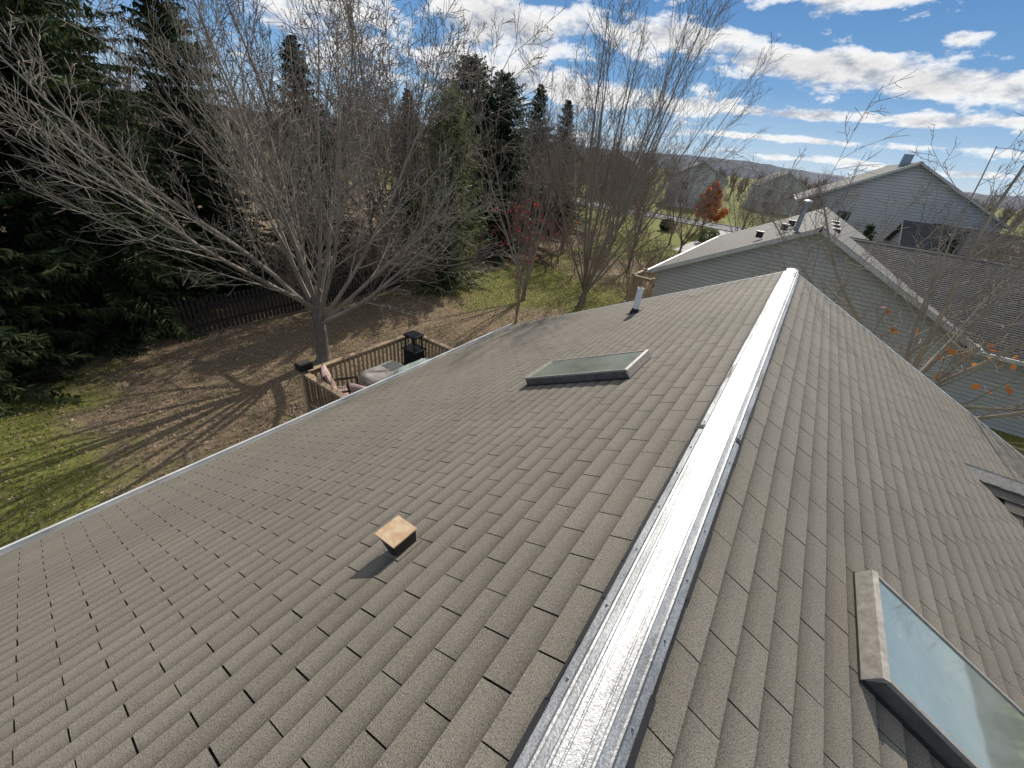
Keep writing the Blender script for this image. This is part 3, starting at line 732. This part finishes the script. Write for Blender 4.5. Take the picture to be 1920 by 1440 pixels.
def spruce(name,label,Hh,Rb,matk,step=.27,droop=.35,base=.35,wd=.034,dens=.10,pw=.85,hang=3,irr=.12):
    t=thing(name,label,'tree'); tr=MB(); tr.tube([V((0,0,-.1)),V((0,0,Hh*.5)),V((0,0,Hh))],[Rb*.07,Rb*.045,.01],8); tr.build('trunk',M['bark'],t)
    cr=MB(); z=base; Z=V((0,0,1))
    while z<Hh-.05:
        ff=(z-base)/(Hh-base); L=Rb*(1-ff)**pw+.10; n=int(8+3*(1-ff)); a0=U(0,6)
        L*=1+irr*math.sin(z*1.7+Rb)
        for k in range(n):
            a=a0+2*math.pi*k/n+U(-.3,.3); l=L*U(.55,1.15); out=V((math.cos(a),math.sin(a),0)); pe=V((-math.sin(a),math.cos(a),0))
            e0=-.1+.75*ff**1.5+U(-.1,.1); zz=z+U(-.14,.14)
            P=lambda s: out*(l*s)+Z*(zz+l*(e0*s-droop*s*s+.22*s**3))
            m=int(l/dens)+3
            for i in range(m):
                s=.1+.9*(i+U(0,1))/m; p=P(s); q=U(0,1)
                for sd_ in (-1,1):
                    sl=(.36*l*(1-s)*.9+.15)*U(.5,1.2); an=RAD(U(30,70))
                    d=(out*math.cos(an)+pe*(sd_*math.sin(an))+Z*U(-.6,.1)).normalized()
                    tip=p+d*sl; mid=p.lerp(tip,.4); wv=d.cross(Z+rv()*.8).normalized()*(wd*U(.6,1.3))
                    cr.face([p,mid+wv,tip,mid-wv],q)
                    for _ in range(hang):
                        h=p.lerp(tip,U(.1,.95)); x_=rv()*.07; cr.face([h-d*.03,h+d*.035,h+x_-Z*U(.06,.20)*(1 if droop>.2 else .3)],q*U(.5,1))
            tip=P(1); mid=P(.9); wv=pe*wd; cr.face([P(.8),mid+wv,tip+out*.08,mid-wv],.9)
        z+=step*(.75+.5*(1-ff))
    for k in range(4):
        cr.face([V((U(-.06,.06),U(-.06,.06),Hh-.5)),V((U(-.08,.08),U(-.08,.08),Hh-.25)),V((0,0,Hh+.12))],.5)
    cr.build('crown',M[matk],t); return t
SA=spruce('spruce_tree','x',14,3.4,'spruce')
SB=spruce('spruce_tree','x',11,5.4,'spruce_dark',hang=2,pw=.62,wd=.055,step=.27,dens=.13,irr=.07)
SCc=spruce('spruce_tree','x',10,3.3,'spruce_dark',step=.27,pw=.85,hang=2,wd=.055,dens=.13)
SP=spruce('pine_tree','bushy yellow green conifer at the far edge of the lawn',8.4,2.5,'pine',droop=-.05,step=.24,wd=.04,pw=.6)
SP.location=(-14.6,15.7,0)
NS=spruce('evergreen_tree','x',4.6,.8,'spruce_dark',step=.25,pw=.7,hang=2)
spots=[('SA',-15.9,-.9,1.0,'large dark spruce at the left edge of the lawn'),
 ('SA',-17.6,3.4,1.05,'large dark spruce with drooping boughs behind the left side of the lawn'),
 ('SA',-20.0,7.4,.85,'spruce standing behind the dark picket fence'),
 ('SC',-21.2,12.6,.98,'pointed spruce rising behind the crown of the spreading bare tree'),
 ('SB',-20.8,-1.5,1.25,'tall spruce at the back of the far left group'),
 ('SB',-19.6,22.6,.99,'tall broad dark spruce, left tip of the twin spruces in the middle'),
 ('SB',-19.2,25.2,.96,'tall broad dark spruce, right tip of the twin spruces in the middle'),
 ('SC',-25.0,23.0,.92,'narrow spruce left of the twin spruces'),
 ('SC',-21.6,33.7,1.10,'far pointed spruce, left one of the small pair against the sky'),
 ('SC',-20.4,36.7,1.04,'far pointed spruce, right one of the small pair against the sky'),
 ('SB',-24.5,4.5,1.1,'spruce between the far left group and the fence')]
used=set(); dd={'SA':SA,'SB':SB,'SC':SCc}
for (k,x_,y_,s_,lb) in spots:
    o=dd[k] if k not in used else copy_tree(dd[k]); used.add(k)
    o.location=(x_,y_,0); o.scale=(s_,s_,s_); o.rotation_euler=(RAD(U(-2,2)),RAD(U(-2,2)),U(0,6.28)); tag(o,lb,'tree','spruces around the lawn')
for i,(x_,y_,s_,lb) in enumerate([(3.2,37.5,1.0,'left'),(7.0,36,1.05,'right')]):
    o=NS if i==0 else copy_tree(NS); o.location=(x_,y_,0); o.scale=(s_,s_,s_); tag(o,'narrow dark evergreen before the tall pale house, %s one of two'%lb,'tree','narrow evergreens by the tall house')
PO=dict(PB,lp=1,ls=.15,ln=3,n=(8,6,4))
bare('orange_tree','small round tree full of orange leaves beside the far street',(-10.6,55.0,0),PO,1.2,.1,10,(10,60),3.1,M['twig_red'],leafm=M['orangeleaf'])
def shrub(x_,y_,r_,mk,label,grp=None):
    t=thing('shrub',label,'shrub',(x_,y_,0),grp); s=MB()
    for _ in range(900):
        a=rv().normalized(); q=V((x_,y_,r_*.8))+V((a.x*r_,a.y*r_,a.z*r_*.8))*U(.7,1.05); e1=rv()*.12; e2=rv()*.12; s.face([q-e1,q-e2,q+e1,q+e2],U(0,1))
    s.build('foliage',M[mk],t)
    s=MB(); s.tube([V((x_,y_,0)),V((x_,y_,r_))],[.05,.02],6); s.build('stem',M['bark'],t)
shrub(-8.2,47,1.0,'pine','rounded yellow green shrub at the edge of the far lawn')
shrub(-4.6,43,.9,'spruce','dark green shrub beside the far driveway')
shrub(-13.6,51,.8,'spruce','small dark shrub near the foot of the orange tree')

fw=MB()
for k in range(480):
    near=k<260
    a=RAD(U(-108,-18)) if near else RAD(U(-18,62)); D=U(46,100) if near else U(130,240)
    x_,y_=math.sin(a)*D,math.cos(a)*D; hh=U(7,11.5)*(1 if near else .75)
    b0=V((x_,y_,0)); sc_=D/60
    fw.tube([b0,b0+V((0,0,hh*.8))],[.12*sc_,.03*sc_],3,r=U(0,1))
    for j in range(46):
        p=b0+V((0,0,hh*U(.12,.6))); d=V((U(-1,1),U(-1,1),U(.5,2.2))).normalized()*hh*U(.2,.42)
        e=p+d; wv=V((math.cos(a),-math.sin(a),0))*.03*sc_
        fw.face([p-wv,p+wv,e],U(0,1))
        for _ in range(3):
            q=p.lerp(e,U(.3,.9)); g2=q+(d.normalized()+rv()*.8)*hh*.13; fw.face([q-wv*.6,q+wv*.6,g2],U(0,1))
tag(fw.build('far_wood',M['twig_red']),'distant reddish brown leafless wood along the horizon','wood',kind='stuff')

lv=MB()
for k in range(46000):
    x_=U(-16.5,-5.6); y_=U(-5,30)
    d=min(math.hypot(x_+11,y_-7),math.hypot(x_+8,y_-14))
    pr_=.95 if d<6 else .5
    if U(0,1)>pr_: continue
    s=U(.018,.042); a=U(0,6.28); c=V((x_,y_,.02+U(0,.03))); e1=V((math.cos(a)*s,math.sin(a)*s,U(-.015,.02))); e2=V((-math.sin(a)*s*.6,math.cos(a)*s*.6,U(-.015,.02)))
    lv.face([c-e1,c-e2,c+e1,c+e2],U(0,1))
tag(lv.build('fallen_leaves',M['litter']),'dry brown leaves scattered over the lawn','leaves',kind='stuff')
gr=MB()
for k in range(34000):
    x_=U(-15,-5.6); y_=U(-5,25); d=math.hypot(x_+11,y_-7)
    if d<6.5 and U(0,1)<.8: continue
    c=V((x_,y_,0)); a=U(0,6.28); e=V((math.cos(a),math.sin(a),0))*.012
    gr.face([c-e,c+e,c+V((U(-.05,.05),U(-.05,.05),U(.05,.10)))],U(0,1))
tag(gr.build('grass',M['grassblade']),'short green grass growing on the lawn','grass',kind='stuff')
